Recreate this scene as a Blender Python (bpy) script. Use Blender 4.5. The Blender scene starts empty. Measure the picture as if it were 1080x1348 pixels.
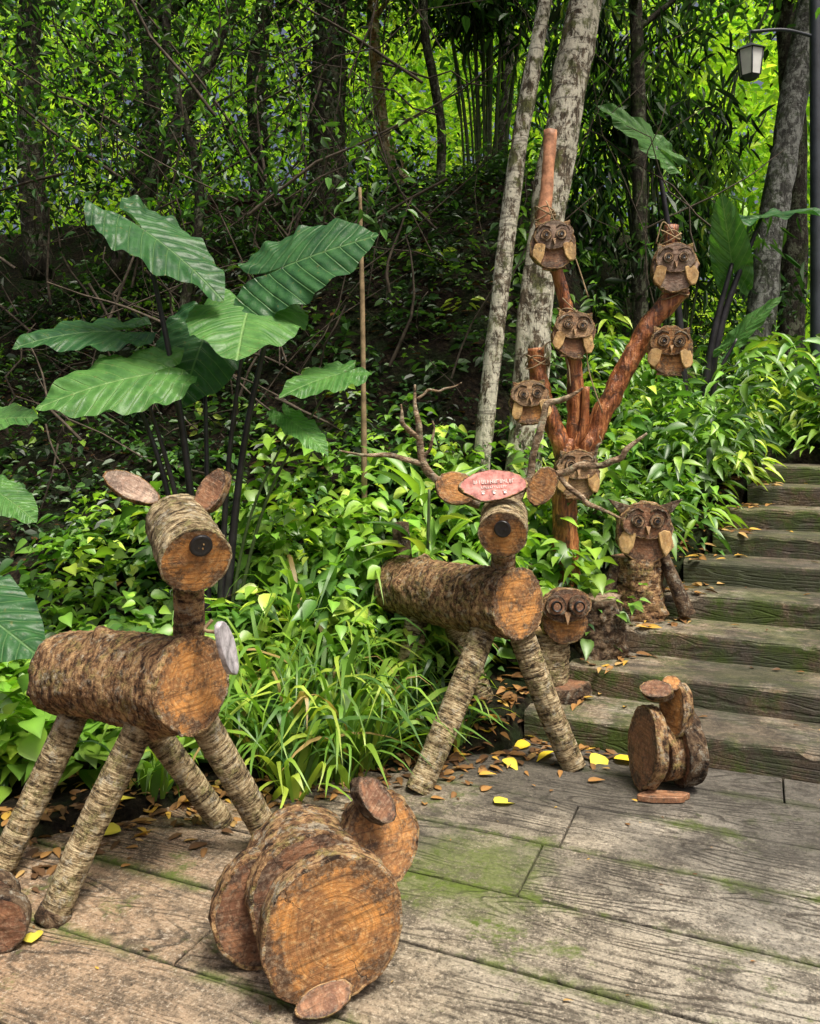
import bpy, math, random
import numpy as np
from mathutils import Vector, Matrix, noise
rng=np.random.default_rng(7); random.seed(7)
scene=bpy.context.scene
COL=scene.collection
# ------------------------------------------------------------------ helpers
def empty(name,loc=(0,0,0)):
    e=bpy.data.objects.new(name,None); e.empty_display_size=.1; e.location=loc
    COL.objects.link(e); bpy.context.view_layer.update(); return e
def setparent(o,p):
    o.parent=p; o.matrix_parent_inverse=Matrix.Translation(-Vector(p.location))
def np_mesh(name,V,F,mat,col=None,smooth=False,parent=None,uv=None):
    V=np.ascontiguousarray(V,dtype=np.float32); F=np.ascontiguousarray(F,dtype=np.int32)
    me=bpy.data.meshes.new(name); m,k=F.shape
    me.vertices.add(len(V)); me.vertices.foreach_set('co',V.ravel())
    me.loops.add(m*k); me.loops.foreach_set('vertex_index',F.ravel())
    me.polygons.add(m); me.polygons.foreach_set('loop_start',np.arange(0,m*k,k,dtype=np.int32))
    me.polygons.foreach_set('use_smooth',np.full(m,smooth))
    me.update(calc_edges=True)
    if col is not None:
        a=me.attributes.new('Col','FLOAT_COLOR','POINT')
        c=np.ones((len(V),4),dtype=np.float32); c[:,:3]=col; a.data.foreach_set('color',c.ravel())
    if uv is not None:
        l=me.uv_layers.new(name='UVMap'); l.data.foreach_set('uv',np.ascontiguousarray(uv[F.ravel()],dtype=np.float32).ravel())
    me.materials.append(mat)
    o=bpy.data.objects.new(name,me); COL.objects.link(o)
    if parent is not None: setparent(o,parent)
    return o
def ss(a,b,x):
    t=np.clip((x-a)/(b-a),0,1); return t*t*(3-2*t)
class M:
    def __init__(s,name):
        s.m=bpy.data.materials.new(name); s.m.use_nodes=True; s.t=s.m.node_tree; s.t.nodes.clear()
        s.out=s.n('ShaderNodeOutputMaterial'); s.tc=s.n('ShaderNodeTexCoord')
    def n(s,ty,**k):
        x=s.t.nodes.new(ty)
        for a,b in k.items(): setattr(x,a,b)
        return x
    def set(s,sock,val):
        if isinstance(val,bpy.types.NodeSocket): s.t.links.new(val,sock)
        else:
            if isinstance(val,tuple) and len(val)==3 and sock.type=='RGBA': val=val+(1,)
            sock.default_value=val
    def map(s,c,scale=(1,1,1),rot=(0,0,0),loc=(0,0,0)):
        x=s.n('ShaderNodeMapping'); s.set(x.inputs[0],c); x.inputs['Scale'].default_value=scale
        x.inputs['Rotation'].default_value=rot; s.set(x.inputs['Location'],loc); return x.outputs[0]
    def noise(s,c,scale,detail=4,rough=.6,dist=0):
        x=s.n('ShaderNodeTexNoise'); s.set(x.inputs['Vector'],c); x.inputs['Scale'].default_value=scale
        x.inputs['Detail'].default_value=detail; x.inputs['Roughness'].default_value=rough; x.inputs['Distortion'].default_value=dist
        return x.outputs[0]
    def vor(s,c,scale,feature='F1'):
        x=s.n('ShaderNodeTexVoronoi',feature=feature); s.set(x.inputs['Vector'],c); x.inputs['Scale'].default_value=scale; return x.outputs[0]
    def ramp(s,f,stops):
        x=s.n('ShaderNodeValToRGB'); s.set(x.inputs[0],f); e=x.color_ramp.elements
        while len(e)<len(stops): e.new(.5)
        for i,(p,c) in enumerate(stops):
            e[i].position=p
            if not isinstance(c,tuple): c=(c,c,c)
            e[i].color=c+(1,)
        return x.outputs[0]
    def mix(s,f,a,b,bl='MIX'):
        x=s.n('ShaderNodeMix',data_type='RGBA',blend_type=bl); s.set(x.inputs[0],f); s.set(x.inputs[6],a); s.set(x.inputs[7],b); return x.outputs[2]
    def ma(s,op,a,b=0.0,c=None):
        x=s.n('ShaderNodeMath',operation=op); s.set(x.inputs[0],a); s.set(x.inputs[1],b)
        if c is not None: s.set(x.inputs[2],c)
        return x.outputs[0]
    def bump(s,h,st=.5,d=.01,nrm=None):
        x=s.n('ShaderNodeBump'); x.inputs['Strength'].default_value=st; x.inputs['Distance'].default_value=d; s.set(x.inputs['Height'],h)
        return x.outputs[0]
    def pbr(s,col,rough=.7,nrm=None,spec=.4,transl=0,tcol=None,metal=0):
        p=s.n('ShaderNodeBsdfPrincipled'); s.set(p.inputs['Base Color'],col); s.set(p.inputs['Roughness'],rough)
        p.inputs['Specular IOR Level'].default_value=spec; p.inputs['Metallic'].default_value=metal
        if nrm is not None: s.set(p.inputs['Normal'],nrm)
        o=p.outputs[0]
        if transl>0:
            t=s.n('ShaderNodeBsdfTranslucent'); s.set(t.inputs[0],tcol if tcol is not None else col)
            mx=s.n('ShaderNodeMixShader'); mx.inputs[0].default_value=transl
            s.t.links.new(o,mx.inputs[1]); s.t.links.new(t.outputs[0],mx.inputs[2]); o=mx.outputs[0]
        s.t.links.new(o,s.out.inputs[0]); return s.m
# ------------------------------------------------------------------ materials
def oi_rand(m):
    return m.n('ShaderNodeObjectInfo').outputs['Random']
def mat_bark(name,dark,mid,light,band=(9,9,55),moss=None,st=.9,stops=(.47,.58,.70),bw=.7,lich=(.34,.33,.27),la=.6):
    m=M(name); oc=m.tc.outputs['Object']; r=oi_rand(m)
    cx=m.n('ShaderNodeCombineXYZ'); m.set(cx.inputs[0],m.ma('MULTIPLY',r,37.)); m.set(cx.inputs[2],m.ma('MULTIPLY',r,11.))
    c0=m.map(oc,(1,1,1),loc=cx.outputs[0])
    bands=m.noise(m.map(c0,band),1.0,5,.7,.8)
    rough=m.noise(c0,38,5,.78)
    big=m.noise(c0,9,4,.7)
    h=m.ma('ADD',m.ma('MULTIPLY',bands,bw),m.ma('MULTIPLY',rough,1.2-bw))
    col=m.ramp(h,[(stops[0],dark),(stops[1],mid),(stops[2],light)])
    col=m.mix(m.ramp(big,[(.48,0.),(.6,.6)]),col,m.mix(.55,dark,col))
    if moss: col=m.mix(m.ramp(m.noise(c0,16,5,.8),[(.51,0.),(.60,.7)]),col,m.mix(m.ramp(rough,[(.42,0.),(.58,1.)]),dark,moss))
    if la>0: col=m.mix(m.ramp(m.noise(c0,23,5,.8),[(.54,0.),(.61,la)]),col,m.mix(m.ramp(h,[(.5,0.),(.62,1.)]),dark,lich))
    return m.pbr(col,.85,m.bump(h,st,.03),.25)
BARK=mat_bark('bark_rough',(.022,.013,.008),(.19,.10,.048),(.48,.31,.15),(12,12,46),(.28,.24,.08),1.0,(.49,.585,.69),.62,(.38,.35,.27),.7)
LEGB=mat_bark('bark_banded',(.035,.024,.013),(.29,.21,.11),(.60,.49,.30),(10,10,85),(.26,.25,.09),1.0,(.50,.59,.68),.72,(.44,.42,.34),.65)
DARKB=mat_bark('bark_dark',(.012,.008,.006),(.075,.046,.027),(.20,.14,.085),(14,14,20),None,1.0)
def mat_end(name,a,b,pale,stain=.6,ringw=.02):
    m=M(name); oc=m.tc.outputs['Object']; r=oi_rand(m)
    cx=m.n('ShaderNodeCombineXYZ'); m.set(cx.inputs[0],m.ma('MULTIPLY',r,13.)); m.set(cx.inputs[1],m.ma('MULTIPLY',r,29.))
    c0=m.map(oc,loc=cx.outputs[0])
    off=m.n('ShaderNodeVectorMath',operation='ADD'); m.set(off.inputs[0],m.map(oc,(1,1,0))); 
    c2=m.n('ShaderNodeCombineXYZ'); m.set(c2.inputs[0],m.ma('MULTIPLY_ADD',r,.05,-.025)); m.set(c2.inputs[1],m.ma('MULTIPLY_ADD',r,-.04,.02)); m.set(off.inputs[1],c2.outputs[0])
    ln=m.n('ShaderNodeVectorMath',operation='LENGTH'); m.set(ln.inputs[0],off.outputs[0])
    wob=m.noise(c0,8,2,.5)
    rad=m.ma('ADD',ln.outputs['Value'],m.ma('MULTIPLY',wob,.05))
    rn=m.n('ShaderNodeTexNoise',noise_dimensions='1D'); m.set(rn.inputs['W'],rad); rn.inputs['Scale'].default_value=1.5/ringw; rn.inputs['Detail'].default_value=3
    ring=m.ramp(rn.outputs[0],[(.38,1.),(.55,0.)])
    saw=m.noise(m.map(c0,(4,110,5),rot=(0,0,.5)),1.,3,.6)
    big=m.noise(c0,9,5,.72); fine=m.noise(c0,80,4,.75)
    at=m.n('ShaderNodeAttribute',attribute_name='Rf').outputs['Fac']
    col=m.mix(m.ramp(big,[(.42,0.),(.57,1.)]),a,b)
    col=m.mix(m.ramp(fine,[(.5,0.),(.7,.65)]),col,pale)
    col=m.mix(m.ma('MULTIPLY',ring,.45),col,m.mix(.7,col,(.03,.015,.008)))
    col=m.mix(m.ramp(saw,[(.51,0.),(.66,.5)]),col,(.06,.03,.014))
    st=m.ma('ADD',m.noise(c0,15,6,.8),m.ramp(at,[(.55,0.),(.97,.14)]))
    col=m.mix(m.ramp(st,[(.535,0.),(.63,stain+.15)]),col,m.mix(m.ramp(fine,[(.45,0.),(.6,1.)]),(.02,.015,.012),(.14,.11,.08)))
    sp=m.n('ShaderNodeSeparateXYZ'); m.set(sp.inputs[0],oc)
    ang=m.ma('ARCTAN2',sp.outputs[1],sp.outputs[0])
    cr=m.ma('ABSOLUTE',m.ma('SINE',m.ma('ADD',m.ma('MULTIPLY',ang,3.5),m.ma('MULTIPLY',m.noise(c0,14,4,.6),2.6))))
    crack=m.ramp(cr,[(0.,1.),(.045,0.)])
    crack=m.ma('MULTIPLY',crack,m.ramp(m.noise(c0,6,2),[(.48,0.),(.56,1.)]))
    col=m.mix(m.ma('MULTIPLY',crack,.85),col,(.015,.01,.007))
    h=m.ma('SUBTRACT',m.ma('ADD',m.ma('MULTIPLY',fine,.8),m.ma('MULTIPLY',saw,.5)),m.ma('ADD',m.ma('MULTIPLY',crack,1.5),m.ma('MULTIPLY',ring,.12)))
    return m.pbr(col,.62,m.bump(h,.6,.006),.35)
ENDO=mat_end('end_grain_orange',(.52,.235,.065),(.26,.12,.045),(.60,.41,.19))
ENDB=mat_end('end_grain_brown',(.31,.15,.075),(.17,.08,.045),(.44,.31,.20))
ENDG=mat_end('end_grain_grey',(.40,.29,.21),(.27,.17,.12),(.55,.46,.38),.45)
ENDT=mat_end('end_grain_tan',(.46,.29,.15),(.29,.16,.08),(.56,.43,.28),.45)
PALE=mat_end('pale_wood',(.62,.41,.17),(.45,.26,.10),(.72,.54,.31),.4)
def simple(name,c,rough=.6,spec=.4,var=.35,sc=20,bump=.2):
    m=M(name); oc=m.tc.outputs['Object']; n=m.noise(oc,sc,4,.65)
    d=tuple(x*(1-var) for x in c); l=tuple(min(1,x*(1+var)) for x in c)
    return m.pbr(m.ramp(n,[(.35,d),(.65,l)]),rough,m.bump(n,bump,.005),spec)
BLACK=simple('black_rubber',(.012,.012,.014),.35,.5)
PINK=simple('pink_painted_sign',(.48,.19,.165),.6,.3,.5,35)
WHITE=simple('white_paint',(.7,.66,.62),.6,.3,.15)
LILAC=simple('weathered_grey_sign',(.38,.36,.38),.5,.4,.5,25)
ANT=mat_bark('antler_branch',(.05,.032,.02),(.22,.145,.085),(.44,.35,.24),(12,12,40),(.24,.26,.16),.7)
m=M('varnished_red_wood'); oc=m.tc.outputs['Object']
n1=m.noise(m.map(oc,(20,20,2.5)),1.5,6,.65,1.2); n2=m.noise(oc,11,5,.75)
c=m.ramp(n1,[(.35,(.055,.018,.008)),(.5,(.28,.09,.028)),(.66,(.58,.26,.10))])
c=m.mix(m.ramp(n2,[(.5,0.),(.6,.85)]),c,(.045,.022,.013))
VARN=m.pbr(c,.38,m.bump(m.ma('ADD',n1,n2),.8,.015),.5)
PINKW=simple('peeled_pink_wood',(.46,.22,.12),.55,.3,.5,16,.5)
def mat_tree(name,base,lich,moss,amt=.5):
    m=M(name); oc=m.tc.outputs['Object']
    a=m.noise(m.map(oc,(1,1,.6)),12,7,.78,.4); b=m.noise(oc,5,5,.75); d=m.noise(m.map(oc,(1,1,.35)),34,5,.75); e=m.noise(m.map(oc,(3,3,30)),1,4,.65)
    c=m.mix(m.ramp(d,[(.42,0.),(.58,1.)]),tuple(x*.3 for x in base),base)
    c=m.mix(m.ramp(a,[(.56-amt*.12,0.),(.60-amt*.10,.95)]),c,m.mix(m.ramp(d,[(.33,0.),(.5,1.)]),tuple(x*.55 for x in lich),lich))
    c=m.mix(m.ramp(b,[(.51,0.),(.59,.85)]),c,m.mix(m.ramp(d,[(.4,0.),(.6,1.)]),tuple(x*.3 for x in moss),moss))
    c=m.mix(m.ramp(e,[(.55,0.),(.62,.6)]),c,tuple(x*.25 for x in base))
    return m.pbr(c,.9,m.bump(m.ma('ADD',d,m.ma('MULTIPLY',a,.6)),.9,.025),.2)
TB=mat_tree('lichen_bark',(.19,.15,.105),(.72,.69,.56),(.16,.18,.06),.85)
TM=mat_tree('grey_bark',(.12,.12,.11),(.28,.29,.27),(.05,.07,.03),.6)
TD=mat_tree('dark_jungle_bark',(.05,.042,.032),(.15,.16,.11),(.04,.06,.015),.4)
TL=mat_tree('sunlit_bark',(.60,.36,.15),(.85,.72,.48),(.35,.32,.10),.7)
def mat_leaf(name,transl=.3,gl=.06,gain=1.6,rough=.4):
    m=M(name); c=m.n('ShaderNodeAttribute',attribute_name='Col').outputs['Color']
    t=m.mix(1.,c,(gain,gain*1.05,gain*.5),'MULTIPLY')
    d=m.n('ShaderNodeBsdfDiffuse'); m.set(d.inputs[0],c); tr=m.n('ShaderNodeBsdfTranslucent'); m.set(tr.inputs[0],t)
    mx=m.n('ShaderNodeMixShader'); mx.inputs[0].default_value=transl; m.t.links.new(d.outputs[0],mx.inputs[1]); m.t.links.new(tr.outputs[0],mx.inputs[2])
    o=mx.outputs[0]
    if gl>0:
        g=m.n('ShaderNodeBsdfGlossy'); g.inputs['Roughness'].default_value=rough; g.inputs[0].default_value=(.9,.95,.9,1)
        m2=m.n('ShaderNodeMixShader'); m2.inputs[0].default_value=gl; m.t.links.new(o,m2.inputs[1]); m.t.links.new(g.outputs[0],m2.inputs[2]); o=m2.outputs[0]
    m.t.links.new(o,m.out.inputs[0]); return m.m
LEAF=mat_leaf('foliage_leaf',.33,.055,1.6,.45); LEAFG=mat_leaf('grass_blade',.38,.045,1.5,.5); LEAFD=mat_leaf('jungle_leaf',.42,.03,1.8)
DRY=mat_leaf('dry_leaf',.12,.03,1.2)
STEMM=simple('green_stem',(.05,.08,.025),.6)
DSTEM=simple('dark_purple_stem',(.022,.02,.024),.4,.5,.5,12)
TWIG=simple('dry_twig',(.075,.06,.045),.85,.2,.5,15)
VINE=simple('pale_vine',(.26,.19,.11),.8,.2,.4,15)
def mat_ear(name,c1,c2,vein):
    m=M(name); uv=m.tc.outputs['UV']; sp=m.n('ShaderNodeSeparateXYZ'); m.set(sp.inputs[0],uv)
    ax=m.ma('ABSOLUTE',sp.outputs[0]); y=sp.outputs[1]
    q=m.ma('SUBTRACT',y,m.ma('MULTIPLY',m.ma('POWER',ax,1.15),.75))
    pp=m.ma('PINGPONG',m.ma('MULTIPLY',q,6.5),.5)
    lat=m.ramp(pp,[(.0,1.),(.07,0.)])
    mid=m.ramp(ax,[(.006,1.),(.018,0.)])
    v=m.ma('MAXIMUM',lat,mid)
    n=m.noise(m.tc.outputs['Object'],9,5,.7)
    c=m.ramp(n,[(.35,c1),(.65,c2)])
    c=m.mix(m.ma('MULTIPLY',v,.6),c,vein)
    c=m.mix(m.ramp(m.noise(m.tc.outputs['Object'],34,4,.7),[(.62,0.),(.68,.6)]),c,(.16,.15,.05))
    h=m.ma('SUBTRACT',m.ma('MULTIPLY',m.ma('SINE',m.ma('MULTIPLY',q,6.283*6.5)),.5),v)
    h=m.ma('ADD',h,m.ma('MULTIPLY',n,1.5))
    return m.pbr(c,.42,m.bump(h,.55,.012),.35,.25,m.mix(1.,c,(1.6,1.8,.7),'MULTIPLY'))
EAR=mat_ear('elephant_ear_leaf',(.018,.07,.025),(.045,.14,.04),(.17,.30,.12))
EARL=mat_ear('elephant_ear_leaf_light',(.05,.15,.035),(.11,.26,.06),(.26,.42,.15))
m=M('soil'); oc=m.tc.outputs['Object']
a=m.noise(oc,3,5,.7); b=m.noise(oc,24,7,.8); v=m.vor(oc,28)
c=m.ramp(b,[(.4,(.006,.0045,.003)),(.55,(.024,.018,.011)),(.68,(.08,.055,.032))])
c=m.mix(m.ramp(a,[(.46,0.),(.58,.75)]),c,(.013,.028,.007))
SOIL=m.pbr(c,.95,m.bump(m.ma('ADD',b,v),1.,.03),.15)
U=Vector((.9205,-.3907,0)); Vv=Vector((.3907,.9205,0)); ANG=math.atan2(-.3907,.9205)
def mat_conc(name,kind):
    m=M(name); oc=m.tc.outputs['Object']; at=m.n('ShaderNodeAttribute',attribute_name='Col')
    sh=m.n('ShaderNodeVectorMath',operation='MULTIPLY'); m.set(sh.inputs[0],at.outputs['Color']); sh.inputs[1].default_value=(9,7,5)
    rot=m.map(oc,(1,1,1),rot=(0,0,-ANG))
    ad=m.n('ShaderNodeVectorMath',operation='ADD'); m.set(ad.inputs[0],rot); m.set(ad.inputs[1],sh.outputs[0])
    c0=ad.outputs[0]
    s1=(.9,5.0,1) if kind=='patio' else (.8,5,7)
    gr=m.noise(m.map(c0,s1),1.0,2,.4,.25)
    cont=m.ma('MULTIPLY_ADD',m.ma('SINE',m.ma('MULTIPLY',gr,125.)),.5,.5)
    med=m.noise(c0,8,6,.8)
    line=m.ma('MULTIPLY',m.ramp(cont,[(0.,1.),(.30,0.)]),m.ramp(m.noise(c0,2.6,4,.65),[(.42,.25),(.56,1.)]))
    fib=m.noise(m.map(c0,(5,95,95)),1.,4,.65)
    pit=m.noise(c0,85,4,.8); big=m.noise(oc,1.3,6,.72)
    if kind=='patio':
        sx=m.n('ShaderNodeSeparateXYZ'); m.set(sx.inputs[0],oc)
        side=m.ma('ADD',m.ma('MULTIPLY_ADD',sx.outputs[0],.24,.34),m.ma('MULTIPLY',big,.5))
        base=m.ramp(side,[(.3,(.36,.235,.14)),(.62,(.31,.27,.20)),(.95,(.39,.365,.31))])
        moss=(.15,.21,.035)
    else:
        base=m.ramp(m.noise(c0,2.6,5,.7),[(.38,(.17,.105,.055)),(.5,(.25,.175,.105)),(.62,(.24,.22,.17))])
        moss=(.075,.125,.015)
    c=m.mix(m.ramp(med,[(.42,.88),(.54,0.)]),base,m.mix(.75,base,(.045,.038,.03)))
    c=m.mix(m.ma('MULTIPLY',line,.78),c,(.04,.032,.025))
    c=m.mix(m.ramp(fib,[(.5,0.),(.66,.55)]),c,(.075,.06,.042))
    c=m.mix(m.ramp(pit,[(.54,0.),(.66,.6)]),c,(.60,.53,.42))
    c=m.mix(m.ramp(pit,[(.37,.75),(.46,0.)]),c,(.035,.03,.024))
    mn=m.noise(oc,2.4,7,.78)
    mc=m.mix(m.noise(oc,70,3,.8),moss,(.03,.04,.012))
    if kind=='patio':
        sv=m.n('ShaderNodeSeparateXYZ'); m.set(sv.inputs[0],rot)
        e=m.ma('PINGPONG',m.ma('DIVIDE',m.ma('ADD',sv.outputs[1],3.),.345),.5)
        e=m.ma('ADD',e,m.ma('MULTIPLY_ADD',med,.07,-.035))
        c=m.mix(m.ramp(e,[(.008,.85),(.03,0.)]),c,(.03,.026,.02))
        # moss patch on the patio planks
        dv=m.n('ShaderNodeVectorMath',operation='LENGTH'); m.set(dv.inputs[0],m.map(oc,(2.6,3.4,1),loc=(-.55,-9.3,0)))
        patch=m.ma('SUBTRACT',m.ma('MULTIPLY',mn,2.2),m.ma('MULTIPLY',dv.outputs['Value'],.75))
        mo=m.ma('ADD',m.ramp(mn,[(.56,0.),(.64,.85)]),m.ma('MULTIPLY',m.ramp(e,[(.0,1.),(.13,0.)]),m.ramp(mn,[(.45,0.),(.54,.9)])))
        mo=m.ma('ADD',mo,m.ramp(patch,[(.30,0.),(.75,.8)]))
        mo=m.ma('MULTIPLY',m.ma('MINIMUM',mo,1.0),m.ramp(med,[(.38,.35),(.52,1.)]))
        wv=m.ma('ADD',m.ma('MULTIPLY',m.noise(oc,1.6,5,.65),1.3),m.ma('MULTIPLY_ADD',sv.outputs[1],.34,-1.10))
        wet=m.ramp(wv,[(.44,0.),(.66,1.)])
    else:
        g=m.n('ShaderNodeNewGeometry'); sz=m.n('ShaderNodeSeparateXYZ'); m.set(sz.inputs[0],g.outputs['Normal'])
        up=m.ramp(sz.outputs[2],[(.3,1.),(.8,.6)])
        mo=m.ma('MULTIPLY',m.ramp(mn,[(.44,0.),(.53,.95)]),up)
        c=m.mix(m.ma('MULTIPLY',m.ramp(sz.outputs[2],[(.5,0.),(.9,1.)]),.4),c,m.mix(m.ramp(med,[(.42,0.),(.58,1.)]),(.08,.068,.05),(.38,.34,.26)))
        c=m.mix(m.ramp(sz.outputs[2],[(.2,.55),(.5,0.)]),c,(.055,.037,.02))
        wet=m.ramp(m.noise(oc,1.9,6,.75),[(.43,0.),(.55,.85)])
    c=m.mix(mo,c,mc)
    c=m.mix(m.ma('MULTIPLY',wet,.72),c,(.04,.037,.033))
    h=m.ma('SUBTRACT',m.ma('ADD',m.ma('MULTIPLY',pit,.6),m.ma('MULTIPLY',med,.8)),m.ma('ADD',m.ma('MULTIPLY',line,.6),m.ma('MULTIPLY',fib,.5)))
    rg=m.ma('SUBTRACT',.85,m.ma('MULTIPLY',wet,.25))
    return m.pbr(c,rg,m.bump(h,.9,.014),.25)
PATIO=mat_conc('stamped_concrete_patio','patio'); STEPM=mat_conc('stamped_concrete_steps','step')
# ------------------------------------------------------------------ terrain
VN=np.array([3.79+.37*i for i in range(9)]); UL=np.array([-1.02,-.89,-.68,-.50,-.42,-.27,-.22,-.07,0.])
def base_h(x,y):
    v=.3907*x+.9205*y; u=.9205*x-.3907*y
    b=np.maximum(0,np.minimum(v,7)-3.5)*.35+np.maximum(0,v-7)*.13
    b=b+ss(-1.0,-2.2,u)*.32*np.clip(v-3.4,0,2.2)
    b=b+ss(-.8,-2.4,u)*np.clip((v-5.6)*.7,0,2.0)
    b=b+.03*np.sin(x*3.1+y*1.7)*np.sin(y*2.3-x)+.02*np.sin(x*9)*np.sin(y*8)
    return b+.025
def terr(x,y):
    v=.3907*x+.9205*y; u=.9205*x-.3907*y
    ed=3.5+.45*x+.06*np.sin(x*5)+.03*np.sin(x*13)
    ed=np.where(x<-1.6,2.78+.1*(x+1.6),ed)
    m1=ss(-.07,.07,y-ed)
    ul=np.interp(v,VN,UL); m2=np.maximum(ss(.05,-.06,u-ul),ss(7.0,7.3,v)); m2=np.maximum(m2,ss(4.3,4.6,u))
    mk=m1*m2
    return mk*base_h(x,y)+(1-mk)*-.16
xs=np.unique(np.concatenate([np.arange(-80,-8,6.),np.arange(-8,-3,.3),np.arange(-3,4.2,.05),np.arange(4.2,9,.3),np.arange(9,81,6.)]))
ys=np.unique(np.concatenate([np.arange(-60,2,5.),np.arange(2,7.2,.05),np.arange(7.2,16,.25),np.arange(16,121,7.)]))
X,Y=np.meshgrid(xs,ys); Z=terr(X,Y)
nx,ny=len(xs),len(ys); idx=np.arange(nx*ny).reshape(ny,nx)
F=np.stack([idx[:-1,:-1].ravel(),idx[:-1,1:].ravel(),idx[1:,1:].ravel(),idx[1:,:-1].ravel()],1)[:,::-1]
np_mesh('ground',np.stack([X.ravel(),Y.ravel(),Z.ravel()],1),F,SOIL,smooth=True)
def boxes(name,items,mat,bev=.006,seg=2):
    import bmesh
    bm=bmesh.new(); lay=bm.verts.layers.float_color.new('Col')
    for (u0,u1,v0,v1,z0,z1) in items:
        pts=[]
        for (a,b,c) in [(u0,v0,z0),(u1,v0,z0),(u1,v1,z0),(u0,v1,z0),(u0,v0,z1),(u1,v0,z1),(u1,v1,z1),(u0,v1,z1)]:
            pts.append(bm.verts.new((a,b,c)))
        fs=[bm.faces.new([pts[i] for i in q]) for q in [(0,3,2,1),(4,5,6,7),(0,1,5,4),(1,2,6,5),(2,3,7,6),(3,0,4,7)]]
        es={e for f in fs for e in f.edges}
        r=bmesh.ops.bevel(bm,geom=list(es),offset=bev,segments=seg,affect='EDGES',profile=.6)
        c=(random.random(),random.random(),random.random(),1)
        allf=[f for f in r['faces']]+[f for f in fs if f.is_valid]
        for v in {v for f in allf for v in f.verts}: v[lay]=c
    for v in bm.verts:
        p=U*v.co.x+Vv*v.co.y; v.co=Vector((p.x,p.y,v.co.z))
    me=bpy.data.meshes.new(name); bm.to_mesh(me); bm.free(); me.materials.append(mat)
    o=bpy.data.objects.new(name,me); COL.objects.link(o); return o
items=[]
k=0
while k<20:
    v=-3.0+.345*k; v1=min(v+.345,3.80); k+=1
    if v>=3.79: break
    uu=-5.5+random.random()*1.5
    while uu<6:
        L=1.6+random.random()*1.6
        items.append((uu+.003,uu+L-.003,v+.0035,v1-.0035,-.07,random.uniform(-.002,.002)))
        uu+=L
boxes('patio',items,PATIO,.007,3)
def stepmesh():
    V=[];F=[];C=[]
    prof_n=9
    for i in range(9):
        u0=float(UL[i]);u1=5.0;v0=float(VN[i]);v1=v0+(.43 if i<8 else .85);z1=.13*(i+1);nU=int((u1-u0)/.025)
        off=len(V); c=(random.random(),random.random(),random.random()); sd=i*7.3
        for a in range(nU+1):
            u=u0+(u1-u0)*a/nU
            w=noise.noise(Vector((u*3,sd,0)))*.012+noise.noise(Vector((u*14,sd,3)))*.006
            ch=max(0,noise.noise(Vector((u*7,sd,9)))-.2)*.045
            dz=noise.noise(Vector((u*2,sd,5)))*.006
            prof=[(v0+w,-.2),(v0+w,z1-.05),(v0+w*.7,z1-.018-ch),(v0+.006+w+ch*.5,z1-.006-ch*.6+dz),(v0+.020+w+ch,z1-ch*.2+dz),(v0+.10,z1-.002+dz),(v0+.22,z1-.004+dz),(v1,z1-.004),(v1,-.2)]
            for (q,z) in prof:
                p=U*u+Vv*q; V.append((p.x,p.y,z)); C.append(c)
        for a in range(nU):
            for b in range(prof_n-1):
                F.append((off+a*prof_n+b,off+(a+1)*prof_n+b,off+(a+1)*prof_n+b+1,off+a*prof_n+b+1))
        e=[off+b for b in range(prof_n)]
        F.append((e[0],e[1],e[7],e[8])); F.append((e[1],e[2],e[6],e[7])); F.append((e[2],e[3],e[5],e[6]))
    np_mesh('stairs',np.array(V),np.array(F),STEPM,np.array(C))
stepmesh()
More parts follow.
